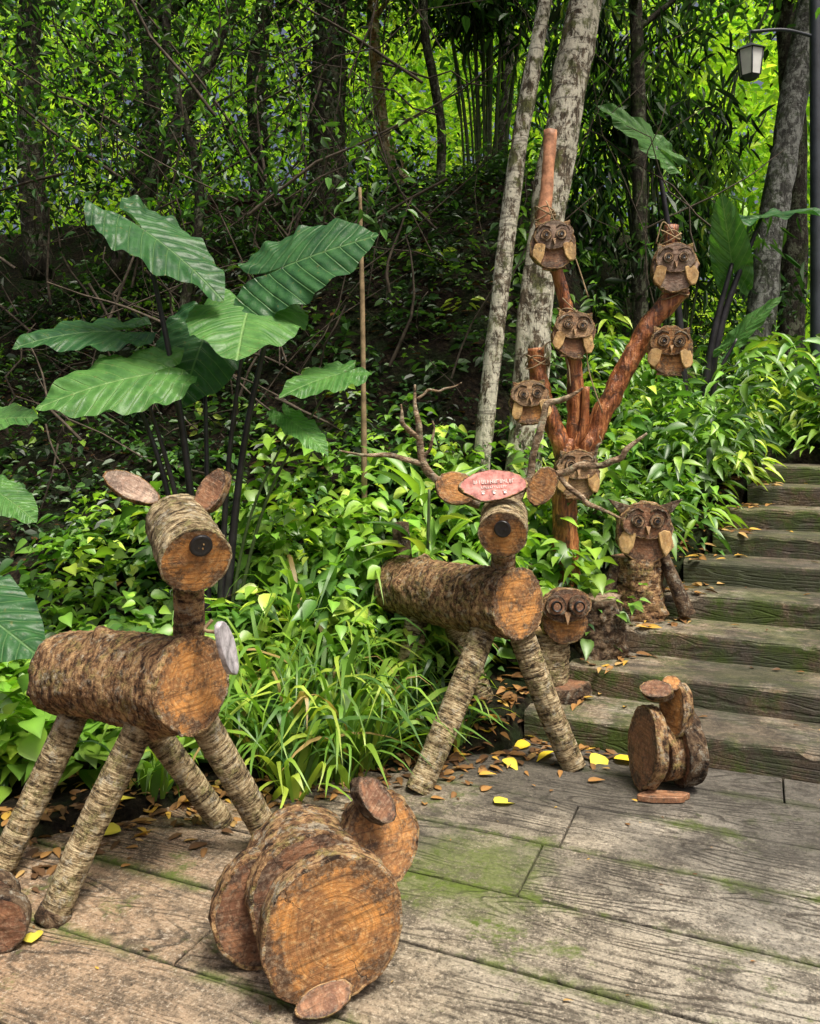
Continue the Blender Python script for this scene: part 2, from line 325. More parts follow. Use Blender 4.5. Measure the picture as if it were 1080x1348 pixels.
# ------------------------------------------------------------------ log primitive
def log(name,p0,p1,r0,r1=None,bark=BARK,end=ENDO,parent=None,seg=56,amp=.035,sx=1.,sy=1.,roll=0.,rim=.94,knots=0,fine=1.):
    if r1 is None: r1=r0
    p0=Vector(p0);p1=Vector(p1);d=p1-p0;L=d.length
    nl=max(2,int(L/.011)); sd=random.random()*50
    V=[];F=[];MI=[];RF=[]
    kn=[(random.random()*6.28,random.uniform(.15,.85)*L) for _ in range(knots)]
    cv=random.uniform(-.5,.5)*r0*(1 if L>r0*6 else 0)
    for i in range(nl+1):
        t=i/nl; r=r0+(r1-r0)*t; bx=cv*math.sin(math.pi*t)
        for j in range(seg):
            a=2*math.pi*j/seg; ca,sa=math.cos(a),math.sin(a); z=t*L
            q=1+amp*1.6*noise.noise(Vector((ca*1.1+sd,sa*1.1,z*3)))+amp*.8*noise.noise(Vector((ca*4+sd,sa*4,z*24)))+fine*amp*.7*noise.noise(Vector((ca*12,sa*12+sd,z*60)))
            for (ka,kz) in kn:
                da=(a-ka+math.pi)%(2*math.pi)-math.pi; dz=(z-kz)/max(r,.01)
                q+=.22*math.exp(-(da*da+dz*dz)/.05)
            V.append((ca*r*q*sx+bx,sa*r*q*sy,(t-.5)*L)); RF.append(1.)
    for i in range(nl):
        for j in range(seg):
            k=(j+1)%seg; F.append((i*seg+j,i*seg+k,(i+1)*seg+k,(i+1)*seg+j)); MI.append(0)
    for side in (0,1):
        ring0=[(0 if side==0 else nl)*seg+j for j in range(seg)]
        zz=(-.5 if side==0 else .5)*L; sg=-1 if side==0 else 1
        prev=ring0
        for (f,dz) in ((.985,.0015),(rim,.001),(.8,.001),(.6,.0),(.3,.0)):
            cur=[]
            for j in range(seg):
                x,y,z=V[ring0[j]]; cur.append(len(V)); RF.append(f); V.append((x*f,y*f,zz+sg*dz+.004*noise.noise(Vector((x*14,y*14,sd)))))
            for j in range(seg):
                k=(j+1)%seg
                q=(prev[j],prev[k],cur[k],cur[j]) if side==1 else (prev[j],cur[j],cur[k],prev[k])
                F.append(q); MI.append(0 if f>=rim else 1)
            prev=cur
        c=len(V); V.append((0,0,zz)); RF.append(0.)
        for j in range(seg):
            k=(j+1)%seg; F.append((prev[j],prev[k],c) if side==1 else (prev[j],c,prev[k])); MI.append(1)
    me=bpy.data.meshes.new(name); me.from_pydata(V,[],F); me.materials.append(bark); me.materials.append(end)
    at=me.attributes.new('Rf','FLOAT','POINT'); at.data.foreach_set('value',RF)
    me.polygons.foreach_set('material_index',MI); me.polygons.foreach_set('use_smooth',[mi==0 for mi in MI]); me.update()
    o=bpy.data.objects.new(name,me); COL.objects.link(o)
    q=d.to_track_quat('Z','Y').to_matrix().to_4x4()
    o.matrix_world=Matrix.Translation((p0+p1)/2)@q@Matrix.Rotation(roll,4,'Z')
    if parent: 
        mw=o.matrix_world.copy(); o.parent=parent; o.matrix_parent_inverse=Matrix.Translation(-Vector(parent.location)); o.matrix_basis=mw
    return o
def disc(name,c,n,r,th,parent,bark=BARK,end=ENDO,sx=1.,sy=1.,roll=0.,amp=.03,rim=.93):
    c=Vector(c);n=Vector(n).normalized()
    return log(name,c-n*th/2,c+n*th/2,r,r,bark,end,parent,48,amp,sx,sy,roll,rim)
def catmull(P,R,k=8):
    P=[Vector(p) for p in P]; out=[];ro=[]
    Q=[P[0]*2-P[1]]+P+[P[-1]*2-P[-2]]
    for i in range(len(P)-1):
        a,b,c,d=Q[i:i+4]
        for s in range(k):
            t=s/k
            out.append(.5*((2*b)+(c-a)*t+(2*a-5*b+4*c-d)*t*t+(-a+3*b-3*c+d)*t**3)); ro.append(R[i]+(R[i+1]-R[i])*t)
    out.append(P[-1]);ro.append(R[-1]); return out,ro
def tube_np(P,R,seg=10,amp=0.0,sd=0.,cap=True):
    V=[];F=[];n=len(P); ref=Vector((0.12,1,0.05))
    for i in range(n):
        t=(P[min(i+1,n-1)]-P[max(i-1,0)]).normalized()
        a=t.cross(ref); 
        if a.length<.1: a=t.cross(Vector((1,0,0)))
        a.normalize(); b=t.cross(a)
        for j in range(seg):
            th=2*math.pi*j/seg; q=1.
            if amp: 
                q+=amp*1.5*noise.noise(Vector((math.cos(th)*1.3+sd,math.sin(th)*1.3,i*.25)))+amp*noise.noise(Vector((math.cos(th)*4+sd,math.sin(th)*4,i*.9)))
            V.append(P[i]+(a*math.cos(th)+b*math.sin(th))*R[i]*q)
    for i in range(n-1):
        for j in range(seg):
            k=(j+1)%seg; F.append((i*seg+j,(i+1)*seg+j,(i+1)*seg+k,i*seg+k))
    return V,F
def tube(name,P,R,mat,parent=None,seg=10,amp=.0,k=8,capmat=None,merge=None):
    if isinstance(R,(int,float)): R=[R]*len(P)
    P,R=catmull(P,R,k); sd=random.random()*40
    V,F=tube_np(P,R,seg,amp,sd)
    n=len(P); V.append(P[0]);V.append(P[-1]); a,b=len(V)-2,len(V)-1; nF=len(F)
    for j in range(seg):
        kk=(j+1)%seg; F.append((a,j,kk)); F.append((b,(n-1)*seg+kk,(n-1)*seg+j))
    me=bpy.data.meshes.new(name); me.from_pydata([tuple(v) for v in V],[],F); me.materials.append(mat)
    if capmat: me.materials.append(capmat)
    sm=[True]*nF+[False]*(len(F)-nF); me.polygons.foreach_set('use_smooth',sm)
    if capmat: me.polygons.foreach_set('material_index',[0]*nF+[1]*(len(F)-nF))
    me.update(); o=bpy.data.objects.new(name,me); COL.objects.link(o)
    if parent: setparent(o,parent)
    return o
def slab(name,c,n,up,w,h,th,mat,parent,outline=None,k=40,amp=.06):
    c=Vector(c);n=Vector(n).normalized();x=Vector(up).cross(n).normalized();y=n.cross(x); sd=random.random()*30
    V=[];F=[]
    for s,f in ((-1,1.),(1,1.),(1.,.93)):
        for j in range(k):
            a=2*math.pi*j/k; q=1+amp*noise.noise(Vector((math.cos(a)*1.5+sd,math.sin(a)*1.5,0)))*2
            dz=th/2*s*(1 if f<1 else .8)
            V.append(c+x*math.cos(a)*w/2*q*f+y*math.sin(a)*h/2*q*f+n*dz)
    for j in range(k):
        kk=(j+1)%k; F.append((j,kk,k+kk,k+j)); F.append((k+j,k+kk,2*k+kk,2*k+j))
    F.append(tuple(range(k-1,-1,-1))); F.append(tuple(range(2*k,3*k)))
    me=bpy.data.meshes.new(name); me.from_pydata([tuple(v) for v in V],[],F); me.materials.append(mat); me.update()
    o=bpy.data.objects.new(name,me); COL.objects.link(o); setparent(o,parent); return o
def polyprism(name,pts,n,th,mat,parent,bev=0.):
    n=Vector(n).normalized(); P=[Vector(p) for p in pts]; k=len(P)
    V=[p-n*th/2 for p in P]+[p+n*th/2 for p in P]
    F=[tuple(range(k-1,-1,-1)),tuple(range(k,2*k))]+[(j,(j+1)%k,k+(j+1)%k,k+j) for j in range(k)]
    me=bpy.data.meshes.new(name); me.from_pydata([tuple(v) for v in V],[],F); me.materials.append(mat); me.update()
    o=bpy.data.objects.new(name,me); COL.objects.link(o); setparent(o,parent)
    if bev>0:
        b=o.modifiers.new('bevel','BEVEL'); b.width=bev; b.segments=2
    return o
# ------------------------------------------------------------------ deer A (left)
D=empty('wooden_deer',(-.95,2.8,0))
log('body',(-1.24,2.95,.60),(-.68,2.58,.674),.146,.153,BARK,ENDO,D,128,.06,knots=2)
def leg(name,a,b,r,par):
    log(name,a,b,r,r*.92,LEGB,ENDB,par,56,.055,knots=2)
leg('front_leg_near',(-.83,2.64,.60),(-1.08,2.47,.0),.05,D)
leg('front_leg_far',(-.74,2.72,.60),(-.48,2.89,.0),.05,D)
leg('rear_leg_near',(-1.14,2.88,.57),(-1.36,2.68,.0),.05,D)
leg('rear_leg_far',(-1.02,2.93,.55),(-.70,3.06,.0),.047,D)
log('hoof',(-1.068,2.478,.028),(-1.083,2.468,-.004),.051,.05,DARKB,DARKB,D,24,.02)
log('neck',(-.73,2.70,.74),(-.725,2.64,1.10),.052,.05,BARK,ENDO,D,40,.06)
log('head',(-.76,2.67,1.175),(-.64,2.45,1.085),.10,.108,LEGB,ENDO,D,90,.045)
nd=Vector((.115,-.21,-.08)).normalized()
disc('nose',Vector((-.624,2.440,1.135)),nd,.034,.022,D,BLACK,BLACK,amp=.02,rim=.8)
for k in range(4):
    a=k*1.57+.6; disc('nose_hole',Vector((-.624,2.440,1.135))+nd*.0115+Vector((math.cos(a)*.009,0,math.sin(a)*.009)),nd,.0022,.002,D,PALE,PALE)
disc('ear_left',(-.90,2.66,1.285),(.25,-.85,.45),.098,.024,D,BARK,ENDG,1.,.42,roll=-.55,amp=.06)
disc('ear_right',(-.635,2.64,1.275),(-.25,-.9,.25),.078,.035,D,BARK,ENDB,.55,1.,roll=-.5,amp=.06)
disc('sign_board',(-.565,2.53,.80),(.985,-.16,.12),.100,.014,D,LILAC,LILAC,.46,1.,roll=.5,amp=.06)
tube('sign_tie',[(-.62,2.57,.88),(-.64,2.56,.85),(-.58,2.53,.85)],.006,VINE,D,6)
# ------------------------------------------------------------------ deer B (middle) with antlers
E=empty('wooden_deer_with_antlers',(.25,3.8,0))
log('body',(-.06,4.22,.66),(.463,3.5,.72),.148,.15,BARK,ENDO,E,128,.06,knots=3)
leg('front_leg_near',(.33,3.58,.62),(.03,3.33,.0),.056,E)
leg('front_leg_far',(.47,3.62,.62),(.71,3.56,.0),.056,E)
leg('rear_leg_near',(.04,4.05,.58),(-.11,3.86,.0),.056,E)
leg('rear_leg_far',(.18,4.02,.58),(.42,3.98,.0),.054,E)
log('neck',(.41,3.62,.80),(.405,3.56,.98),.055,.05,BARK,ENDO,E,36,.06)
log('head',(.41,3.56,1.10),(.375,3.33,1.04),.098,.10,LEGB,ENDO,E,90,.045)
nd=Vector((-.035,-.23,-.06)).normalized()
disc('nose',(.375,3.318,1.068),nd,.034,.024,E,BLACK,BLACK,amp=.02,rim=.8)
log('tail',(-.03,4.17,.76),(-.05,4.26,.97),.048,.042,DARKB,ENDB,E,28,.09)
disc('ear_left',(.195,3.50,1.215),(.1,-1,.2),.078,.03,E,BARK,ENDO,1.15,.9,roll=-.25,amp=.05)
disc('ear_right',(.565,3.50,1.225),(-.2,-1,.1),.078,.03,E,BARK,ENDO,.75,1.15,roll=-.5,amp=.05)
disc('sign_board',(.345,3.40,1.235),(0,-.92,.38),.14,.02,E,BARK,PINK,1.0,.46,roll=.06,amp=.08,rim=.95)
sn=Vector((0,-.92,.38)).normalized(); sxv=Vector((1,0,.05)).normalized(); syv=sn.cross(sxv)*-1
sc=Vector((.345,3.40,1.235))+sn*.0135
if syv.z<0: syv=-syv
def stroke(cx,cy,w,h):
    pts=[sc+sxv*(cx+a*w)+syv*(cy+b*h) for a,b in ((-.5,-.5),(.5,-.5),(.5,.5),(-.5,.5))]
    polyprism('painted_lettering',pts,sn,.002,WHITE,E)
x=-.08
while x<.08:
    w=random.choice([.005,.007,.009]); yy=.014
    stroke(x,yy,.002,.016); stroke(x+w*.5,yy+random.choice([-.007,.007,0]),w,.002)
    if random.random()<.6: stroke(x+w,yy,.002,.014)
    x+=w+.006
x=-.05
while x<.05:
    stroke(x,-.010,.0018,.009); stroke(x+.003,-.010+random.choice([-.004,.004]),.005,.0018); x+=.009
for cx in (-.045,0,.045): 
    for a,b,r in ((0,-.034,.006),(-.006,-.026,.0025),(0,-.024,.0025),(.006,-.026,.0025)):
        disc('painted_paw',sc+sxv*(cx+a)+syv*b,sn,r,.002,E,WHITE,WHITE)
ants=[([(.30,3.52,1.14),(.20,3.53,1.18),(.065,3.5,1.305),(.036,3.47,1.484),(.025,3.45,1.66)],[.020,.019,.017,.013,.004]),
([(.06,3.5,1.318),(-.097,3.47,1.354),(-.29,3.42,1.385)],[.013,.010,.003]),
([(.036,3.48,1.43),(.0,3.46,1.46),(-.035,3.42,1.50),(-.035,3.41,1.57)],[.012,.011,.010,.003]),
([(.03,3.46,1.60),(.08,3.46,1.635),(.15,3.46,1.645),(.22,3.45,1.66)],[.006,.005,.004,.002]),
([(.055,3.49,1.35),(.09,3.46,1.42),(.10,3.44,1.50)],[.008,.006,.003]),
([(.44,3.52,1.14),(.51,3.53,1.25),(.56,3.5,1.45),(.59,3.5,1.58),(.66,3.48,1.60),(.735,3.46,1.645)],[.019,.017,.015,.013,.011,.004]),
([(.50,3.52,1.24),(.60,3.50,1.275),(.72,3.47,1.31),(.85,3.44,1.335),(.90,3.42,1.38),(.985,3.40,1.455)],[.016,.015,.014,.013,.011,.004]),
([(.63,3.50,1.285),(.68,3.47,1.22),(.75,3.45,1.16),(.88,3.42,1.10)],[.011,.012,.011,.004]),
([(.75,3.47,1.31),(.79,3.45,1.40),(.80,3.44,1.44)],[.007,.005,.002])]
for i,(P,R) in enumerate(ants):
    P2=[]
    for q,(a,b,c) in enumerate(P):
        P2.append((a+random.uniform(-.006,.006),b,c+random.uniform(-.006,.006)))
        if q<len(P)-1:
            n_=P[q+1]; P2.append(((a+n_[0])/2+random.uniform(-.012,.012),(b+n_[1])/2,(c+n_[2])/2+random.uniform(-.012,.012)))
    R2=[]
    for q in range(len(R)):
        R2.append(R[q]*1.1)
        if q<len(R)-1: R2.append((R[q]+R[q+1])/2)
    tube('antler_%d'%(i+1),P2,R2,ANT,E,10,.14,5)
# ------------------------------------------------------------------ front rabbit of log slices
Rb=empty('wooden_rabbit',(-.25,2.25,0))
n=Vector((.33,-.94,.06))
disc('near_haunch',(-.205,2.14,.192),n,.187,.07,Rb,BARK,ENDO,1.0,.98,.2,amp=.05,rim=.955)
log('belly_log',Vector((-.30,2.34,.20))-n*.10,Vector((-.30,2.34,.20))+n*.11,.165,.168,BARK,ENDB,Rb,90,.05)
disc('far_haunch',(-.405,2.29,.15),n,.155,.06,Rb,BARK,ENDB,.95,1.,amp=.06)
disc('head_slice',(-.095,2.40,.285),(.45,-.85,.28),.126,.05,Rb,BARK,ENDO,.95,1.,amp=.05)
disc('ear_slice',(-.105,2.33,.425),(.55,-.72,.45),.078,.045,Rb,DARKB,ENDB,.55,1.,roll=.6,amp=.07)
disc('foot_slice',(-.215,2.065,.044),(.1,-.75,.62),.076,.026,Rb,BARK,ENDB,1.,.46,roll=.25,amp=.05)
Rc=empty('wooden_rabbit',(-1.15,2.35,0))
disc('haunch_slice',(-1.165,2.33,.082),(.25,-.95,.0),.08,.05,Rc,DARKB,ENDB)
disc('far_haunch_slice',(-1.23,2.40,.10),(.25,-.95,.0),.08,.05,Rc,DARKB,ENDB)
disc('head_slice',(-1.30,2.36,.20),(.25,-.95,.0),.06,.04,Rc,DARKB,ENDB)
# ------------------------------------------------------------------ squirrel at right by stairs
Sq=empty('wooden_squirrel',(1.04,3.35,0))
disc('near_haunch',(.965,3.33,.178),(-.98,-.20,.10),.138,.05,Sq,BARK,ENDB,.90,1.2,amp=.06)
disc('far_haunch',(1.125,3.38,.165),(-.98,-.18,-.05),.14,.075,Sq,DARKB,ENDB,.9,1.12,amp=.06)
disc('belly_slice',(1.045,3.38,.15),(-.97,-.25,0),.12,.06,Sq,BARK,ENDB)
disc('chest_slice',(1.085,3.34,.325),(-.88,-.47,.1),.115,.05,Sq,BARK,ENDO,.6,1.,amp=.06)
disc('head_slice',(1.0,3.32,.41),(-.35,-.6,.75),.066,.036,Sq,BARK,ENDB,1.,.6,roll=.1,amp=.06)
disc('brow_slice',(1.065,3.34,.43),(-.2,-.85,.6),.038,.04,Sq,BARK,ENDO,1.,.8)
slab('base_board',(1.005,3.25,.014),(0,0,1),(0,1,0),.20,.07,.024,ENDB,Sq,amp=.1)
# ------------------------------------------------------------------ owl totem
T=empty('owl_totem_tree',(.92,4.7,.35))
tube('trunk',[(.93,4.70,.20),(.90,4.70,.60),(.885,4.70,.95),(.895,4.70,1.28),(.93,4.7,1.40)],[.085,.075,.07,.072,.05],VARN,T,28,.16,10,ENDO)
tube('branch_left',[(.90,4.70,1.22),(.85,4.69,1.40),(.775,4.69,1.58),(.735,4.69,1.76),(.718,4.69,1.92)],[.05,.055,.055,.05,.046],VARN,T,24,.16,10,ENDO)
tube('branch_middle',[(.91,4.72,1.25),(.95,4.71,1.5),(.945,4.70,1.75),(.92,4.7,2.0),(.875,4.7,2.24),(.80,4.7,2.50)],[.05,.05,.046,.04,.036,.034],VARN,T,24,.16,10,ENDO)
tube('branch_top',[(.80,4.7,2.46),(.765,4.7,2.62),(.785,4.7,2.85),(.805,4.7,3.17)],[.032,.04,.036,.036],PINKW,T,20,.1,10,ENDO)
tube('branch_right',[(.93,4.70,1.22),(1.02,4.70,1.36),(1.13,4.69,1.60),(1.25,4.68,1.84),(1.37,4.67,2.06),(1.55,4.66,2.26)],[.05,.056,.058,.056,.054,.05],VARN,T,28,.16,10,ENDO)
tube('branch_right_stub',[(1.49,4.68,2.20),(1.485,4.68,2.40),(1.49,4.68,2.62)],[.04,.042,.04],VARN,T,18,.1,8,ENDO)
tube('fork_limb',[(.86,4.68,1.28),(.98,4.66,1.45),(1.0,4.65,1.7)],[.03,.028,.02],VARN,T,14,.12,8,ENDO)
for cc in [((1.50,4.67,2.22),.07),((.80,4.7,2.48),.05),((.90,4.7,2.10),.05),((.73,4.69,1.83),.058),((1.487,4.68,2.54),.05),((.775,4.7,2.68),.05)]:
    (c,r)=cc
    for q in range(3):
        P=[(c[0]+math.cos(a)*r*random.uniform(.95,1.25),c[1]+math.sin(a)*r*1.1,c[2]+.03*math.sin(a*1.3+q*2)+q*.012) for a in np.linspace(0,6.4,12)]
        tube('vine_wrap',P,.0045,VINE,T,5,0,3)
for (P) in [[(.77,4.64,2.75),(.83,4.62,2.6),(.92,4.62,2.45),(1.0,4.6,2.2)],[(.86,4.63,2.2),(.98,4.62,2.05),(1.0,4.6,1.8),(1.08,4.6,1.55)],[(.73,4.64,1.9),(.80,4.62,1.95),(.88,4.6,1.85),(.9,4.6,1.7)],[(1.48,4.6,2.55),(1.42,4.6,2.62),(1.38,4.6,2.5)]]:
    tube('loose_vine',P,.004,VINE,T,5,0,6)
def owl(c,s,lean=0.,par=None,tuft=False,yaw=0.,bodym=ENDT,headm=None,nm='owl'):
    c=Vector(c); n=Vector((math.sin(yaw),-math.cos(yaw),0)); headm=headm or bodym
    rm=Matrix.Rotation(lean,3,n); x=(rm@Vector((math.cos(yaw),math.sin(yaw),0))); z=rm@Vector((0,0,1))
    O=empty(nm,c)
    if par: 
        O.parent=par; O.matrix_parent_inverse=Matrix.Translation(-Vector(par.location))
    j=lambda q:random.uniform(-q,q)
    def P(a,b,d): return c+x*a*s+z*b*s+n*d*s
    def dd(name,a,b,dp,r,th,bk,en,sx=1,sy=1,roll=0,rim=.9,amp=.05):
        o=disc(name,P(a,b,dp),n+Vector((j(.05),0,j(.05))),r*s,th*s,None,bk,en,sx,sy,roll,amp,rim)
        mw=o.matrix_world.copy(); o.parent=O; o.matrix_parent_inverse=Matrix.Translation(-Vector(O.location)); o.matrix_basis=mw
        return o
    dd('body_slice',0,-.05,0,.47,.16,BARK,bodym,1,1.08,lean,.95,.07)
    dd('head_slice',0,.15,.11,.37,.10,BARK,headm,1.12,.80,lean,.95,.07)
    for sg in (-1,1):
        pts=[]
        for a in np.linspace(.15,2.3,9): pts.append(P(sg*(.17+.17*math.cos(a)),.17+.17*math.sin(a)+j(.01),.17))
        R=[.012*s]+[.020*s]*7+[.010*s]
        t=tube('brow',pts,R,DARKB,None,8,.15,3); setparent(t,O)
        dd('eye_outer',sg*.155,.15,.18,.115+j(.01),.05,DARKB,ENDT,rim=.84)
        dd('eye_inner',sg*.155+j(.01),.15,.205,.070,.03,DARKB,ENDT,rim=.66)
        dd('pupil',sg*.155,.15,.222,.034,.02,BLACK,BLACK)
        w1=.44+j(.03); w2=.38+j(.05)
        wp=[P(sg*.17,-.05,.14),P(sg*.27,.0,.13),P(sg*.38,-.02,.12),P(sg*w1,-.16,.11),P(sg*.45,-.28,.11),P(sg*.40,-w2,.11),P(sg*.30,-.42+j(.03),.12),P(sg*.22,-.28,.14)]
        polyprism('wing',wp if sg>0 else wp[::-1],n+Vector((sg*.15,0,.05)),.07*s,PALE,O,.02*s)
        if tuft:
            tp=[P(sg*.22,.38,.05),P(sg*.42,.26,.05),P(sg*.62,.50,.03)]
            polyprism('ear_tuft',tp if sg>0 else tp[::-1],n,.07*s,DARKB,O,.01*s)
        else:
            tp=[P(sg*.20,.40,.1),P(sg*.36,.30,.1),P(sg*.36,.45,.1)]
            polyprism('ear_tuft',tp if sg>0 else tp[::-1],n,.06*s,BARK,O,.01*s)
    bp=[P(-.035,.06,.19),P(0,-.08,.21),P(.035,.06,.19)]
    polyprism('beak',bp,n,.09*s,ENDT,O)
    if not tuft:
        polyprism('tail_board',[P(-.22,-.46,.04),P(.22,-.46,.04),P(.26,-.55,.04),P(-.26,-.55,.04)],n,.08*s,BARK,O,.01*s)
    return O
owl((.80,4.60,2.50),.27,.05,T,bodym=ENDB,headm=ENDG)
owl((1.475,4.58,2.37),.27,0,T,yaw=-.1,bodym=ENDG,headm=ENDG)
owl((.915,4.60,2.00),.26,-.08,T,bodym=ENDB,headm=ENDT)
owl((1.445,4.56,1.905),.27,-.05,T,yaw=-.15,bodym=ENDO,headm=ENDO)
owl((.672,4.60,1.62),.25,.1,T,bodym=ENDO,headm=ENDT)
owl((.93,4.58,1.22),.27,.0,T,bodym=ENDT)
So=empty('owl_stump_sculpture',(1.30,4.7,.39))
log('stump',(1.305,4.70,.30),(1.30,4.70,.73),.148,.135,BARK,ENDB,So,64,.12,knots=3)
owl((1.315,4.60,.90),.34,0,So,True,bodym=ENDB)
log('wing_log_left',(1.08,4.62,.45),(1.19,4.68,.72),.035,.03,DARKB,ENDB,So,20,.1)
log('wing_log_right',(1.55,4.58,.42),(1.44,4.66,.74),.045,.035,DARKB,ENDB,So,20,.1)
St=empty('tree_stump',(1.0,4.4,.2))
log('stump',(1.01,4.42,.12),(1.0,4.42,.56),.165,.145,DARKB,ENDG,St,64,.16,knots=3)
S2=empty('small_owl_stump_sculpture',(.74,4.15,0))
log('base_stump',(.755,4.14,-.02),(.755,4.14,.19),.165,.15,DARKB,ENDB,S2,48,.14)
log('stump',(.70,4.15,.19),(.70,4.15,.44),.10,.095,LEGB,ENDT,S2,48,.1)
disc('body_slice',(.765,4.08,.52),(.1,-1,.05),.115,.07,S2,BARK,ENDO,1.,1.05,amp=.06)
disc('head_slice',(.765,4.03,.60),(.1,-1,.05),.10,.05,S2,BARK,ENDB,1.2,.85,amp=.06)
for sg in (-1,1):
    disc('eye_outer',(.765+sg*.055,3.99,.605),(.1,-1,.05),.050,.03,S2,DARKB,ENDB,rim=.8)
    disc('eye_inner',(.765+sg*.055,3.968,.607),(.1,-1,.05),.026,.02,S2,BLACK,ENDB,rim=.7)
polyprism('beak',[(.748,3.985,.575),(.765,3.98,.515),(.782,3.985,.575)],(0,-1,0),.02,ENDT,S2)
# ------------------------------------------------------------------ leaves machinery
LT=np.array([(0,0,0),(.42,.28,.10),(.36,.66,.04),(0,1,-.16),(-.36,.66,.04),(-.42,.28,.10)],float)
LF=np.array([(0,1,2,3),(0,3,4,5)])
LANCE=np.array([(0,0,0),(.5,.25,.03),(.38,.6,-.04),(0,1,-.28),(-.38,.6,-.04),(-.5,.25,.03)],float)
def hi_leaf(rows,fold,droop):
    V=[];F=[]
    for y,w in rows:
        z=-droop*y*y
        V+=[(-w,y,z+fold*w),(0,y,z),(w,y,z+fold*w)]
    for i in range(len(rows)-1):
        a=3*i; F+=[(a,a+1,a+4,a+3),(a+1,a+2,a+5,a+4)]
    return np.array(V,float),np.array(F)
HT,HF=hi_leaf([(0,.02),(.06,.26),(.2,.46),(.4,.48),(.6,.36),(.8,.17),(.93,.06),(1,.004)],.28,.28)
HL,HLF=hi_leaf([(0,.03),(.12,.30),(.32,.5),(.55,.44),(.78,.22),(1,.004)],.2,.38)
HC=np.array([.92,1.22,.92]*8)[:,None]; HLC=np.array([.92,1.2,.92]*6)[:,None]
def nrm(a): return a/np.maximum(np.linalg.norm(a,axis=-1,keepdims=True),1e-9)
def frames(d,n):
    d=nrm(d); x=nrm(np.cross(d,n)); z=np.cross(x,d); return np.stack([x,d,z],axis=-1)
def inst(Tv,Tf,pos,R,sc,col,tc=None):
    N=len(pos); V=np.einsum('nij,nvj->nvi',R,Tv[None]*sc[:,None,:])+pos[:,None,:]
    nv=len(Tv); F=(Tf[None]+(np.arange(N)*nv)[:,None,None]).reshape(-1,Tf.shape[1])
    C=np.repeat(col,nv,axis=0)
    if tc is not None: C=C*np.tile(tc,(N,1))
    return V.reshape(-1,3),F,C
def merge(parts):
    Vs=[];Fs=[];Cs=[];o=0
    for V,F,C in parts: Vs.append(V);Fs.append(F+o);Cs.append(C);o+=len(V)
    return np.concatenate(Vs),np.concatenate(Fs),np.concatenate(Cs)
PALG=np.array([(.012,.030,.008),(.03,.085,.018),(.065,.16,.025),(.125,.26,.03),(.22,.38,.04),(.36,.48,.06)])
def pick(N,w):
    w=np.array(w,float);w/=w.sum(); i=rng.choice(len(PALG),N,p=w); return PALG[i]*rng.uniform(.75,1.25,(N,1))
def plants(M_,K,xr,yr,hgt,size,asp,w,lance=False,cond=None,spread=.12,hi=False):
    x=rng.uniform(*xr,M_);y=rng.uniform(*yr,M_)
    if cond is not None:
        k=cond(x,y); x=x[k];y=y[k]
    n=len(x); z=terr(x,y); H=rng.uniform(hgt[0],hgt[1],n); cl=pick(n,w)
    lx=rng.normal(0,.12,(n,2)); psz=rng.uniform(.6,1.4,n)
    t=rng.uniform(.15,1,(n,K)); a=rng.uniform(0,2*np.pi,(n,K)); r=rng.uniform(.01,spread,(n,K))
    ox=np.cos(a);oy=np.sin(a)
    P=np.stack([x[:,None]+lx[:,:1]*t*2*H[:,None]+ox*r,y[:,None]+lx[:,1:]*t*2*H[:,None]+oy*r,z[:,None]+H[:,None]*t],-1).reshape(-1,3)
    out=np.stack([ox,oy],-1).reshape(-1,2)
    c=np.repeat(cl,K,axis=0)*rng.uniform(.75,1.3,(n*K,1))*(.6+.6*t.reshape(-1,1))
    N=n*K; d=np.stack([np.cos(a).ravel()*.35,np.sin(a).ravel()*.35,np.tan(rng.uniform(-.7,.25,N))],1); d[:,:2]=d[:,:2]+out+rng.normal(0,.2,(N,2))
    up=np.array([0,0,1.])+rng.normal(0,.35,(N,3)); s=rng.uniform(size[0],size[1],N)*np.repeat(psz,K)
    if hi:
        return inst(HL if lance else HT,HLF if lance else HF,P,frames(d,up),np.stack([s*asp,s,s],1),c,HLC if lance else HC)
    return inst(LANCE if lance else LT,LF,P,frames(d,up),np.stack([s*asp,s,s],1),c)
inbed=lambda x,y:(terr(x,y)>-.02)
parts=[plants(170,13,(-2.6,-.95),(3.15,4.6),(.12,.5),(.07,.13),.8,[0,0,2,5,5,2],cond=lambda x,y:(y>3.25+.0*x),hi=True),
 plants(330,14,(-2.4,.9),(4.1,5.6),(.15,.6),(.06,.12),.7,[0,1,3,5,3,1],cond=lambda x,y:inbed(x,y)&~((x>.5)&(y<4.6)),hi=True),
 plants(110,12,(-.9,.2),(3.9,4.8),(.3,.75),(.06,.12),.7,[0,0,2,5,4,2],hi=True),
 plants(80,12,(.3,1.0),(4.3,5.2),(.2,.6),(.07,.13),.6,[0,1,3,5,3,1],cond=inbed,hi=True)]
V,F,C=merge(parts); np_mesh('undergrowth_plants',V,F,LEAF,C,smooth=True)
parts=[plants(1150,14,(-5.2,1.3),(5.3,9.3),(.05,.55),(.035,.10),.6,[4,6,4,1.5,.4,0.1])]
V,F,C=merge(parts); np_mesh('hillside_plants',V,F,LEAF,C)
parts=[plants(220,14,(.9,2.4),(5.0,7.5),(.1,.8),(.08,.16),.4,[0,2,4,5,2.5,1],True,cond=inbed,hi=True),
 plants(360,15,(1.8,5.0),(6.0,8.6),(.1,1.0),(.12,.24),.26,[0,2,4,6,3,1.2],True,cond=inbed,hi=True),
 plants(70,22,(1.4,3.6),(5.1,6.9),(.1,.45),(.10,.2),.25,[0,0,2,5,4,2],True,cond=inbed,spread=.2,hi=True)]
V,F,C=merge(parts); np_mesh('stairside_plants',V,F,LEAF,C,smooth=True)
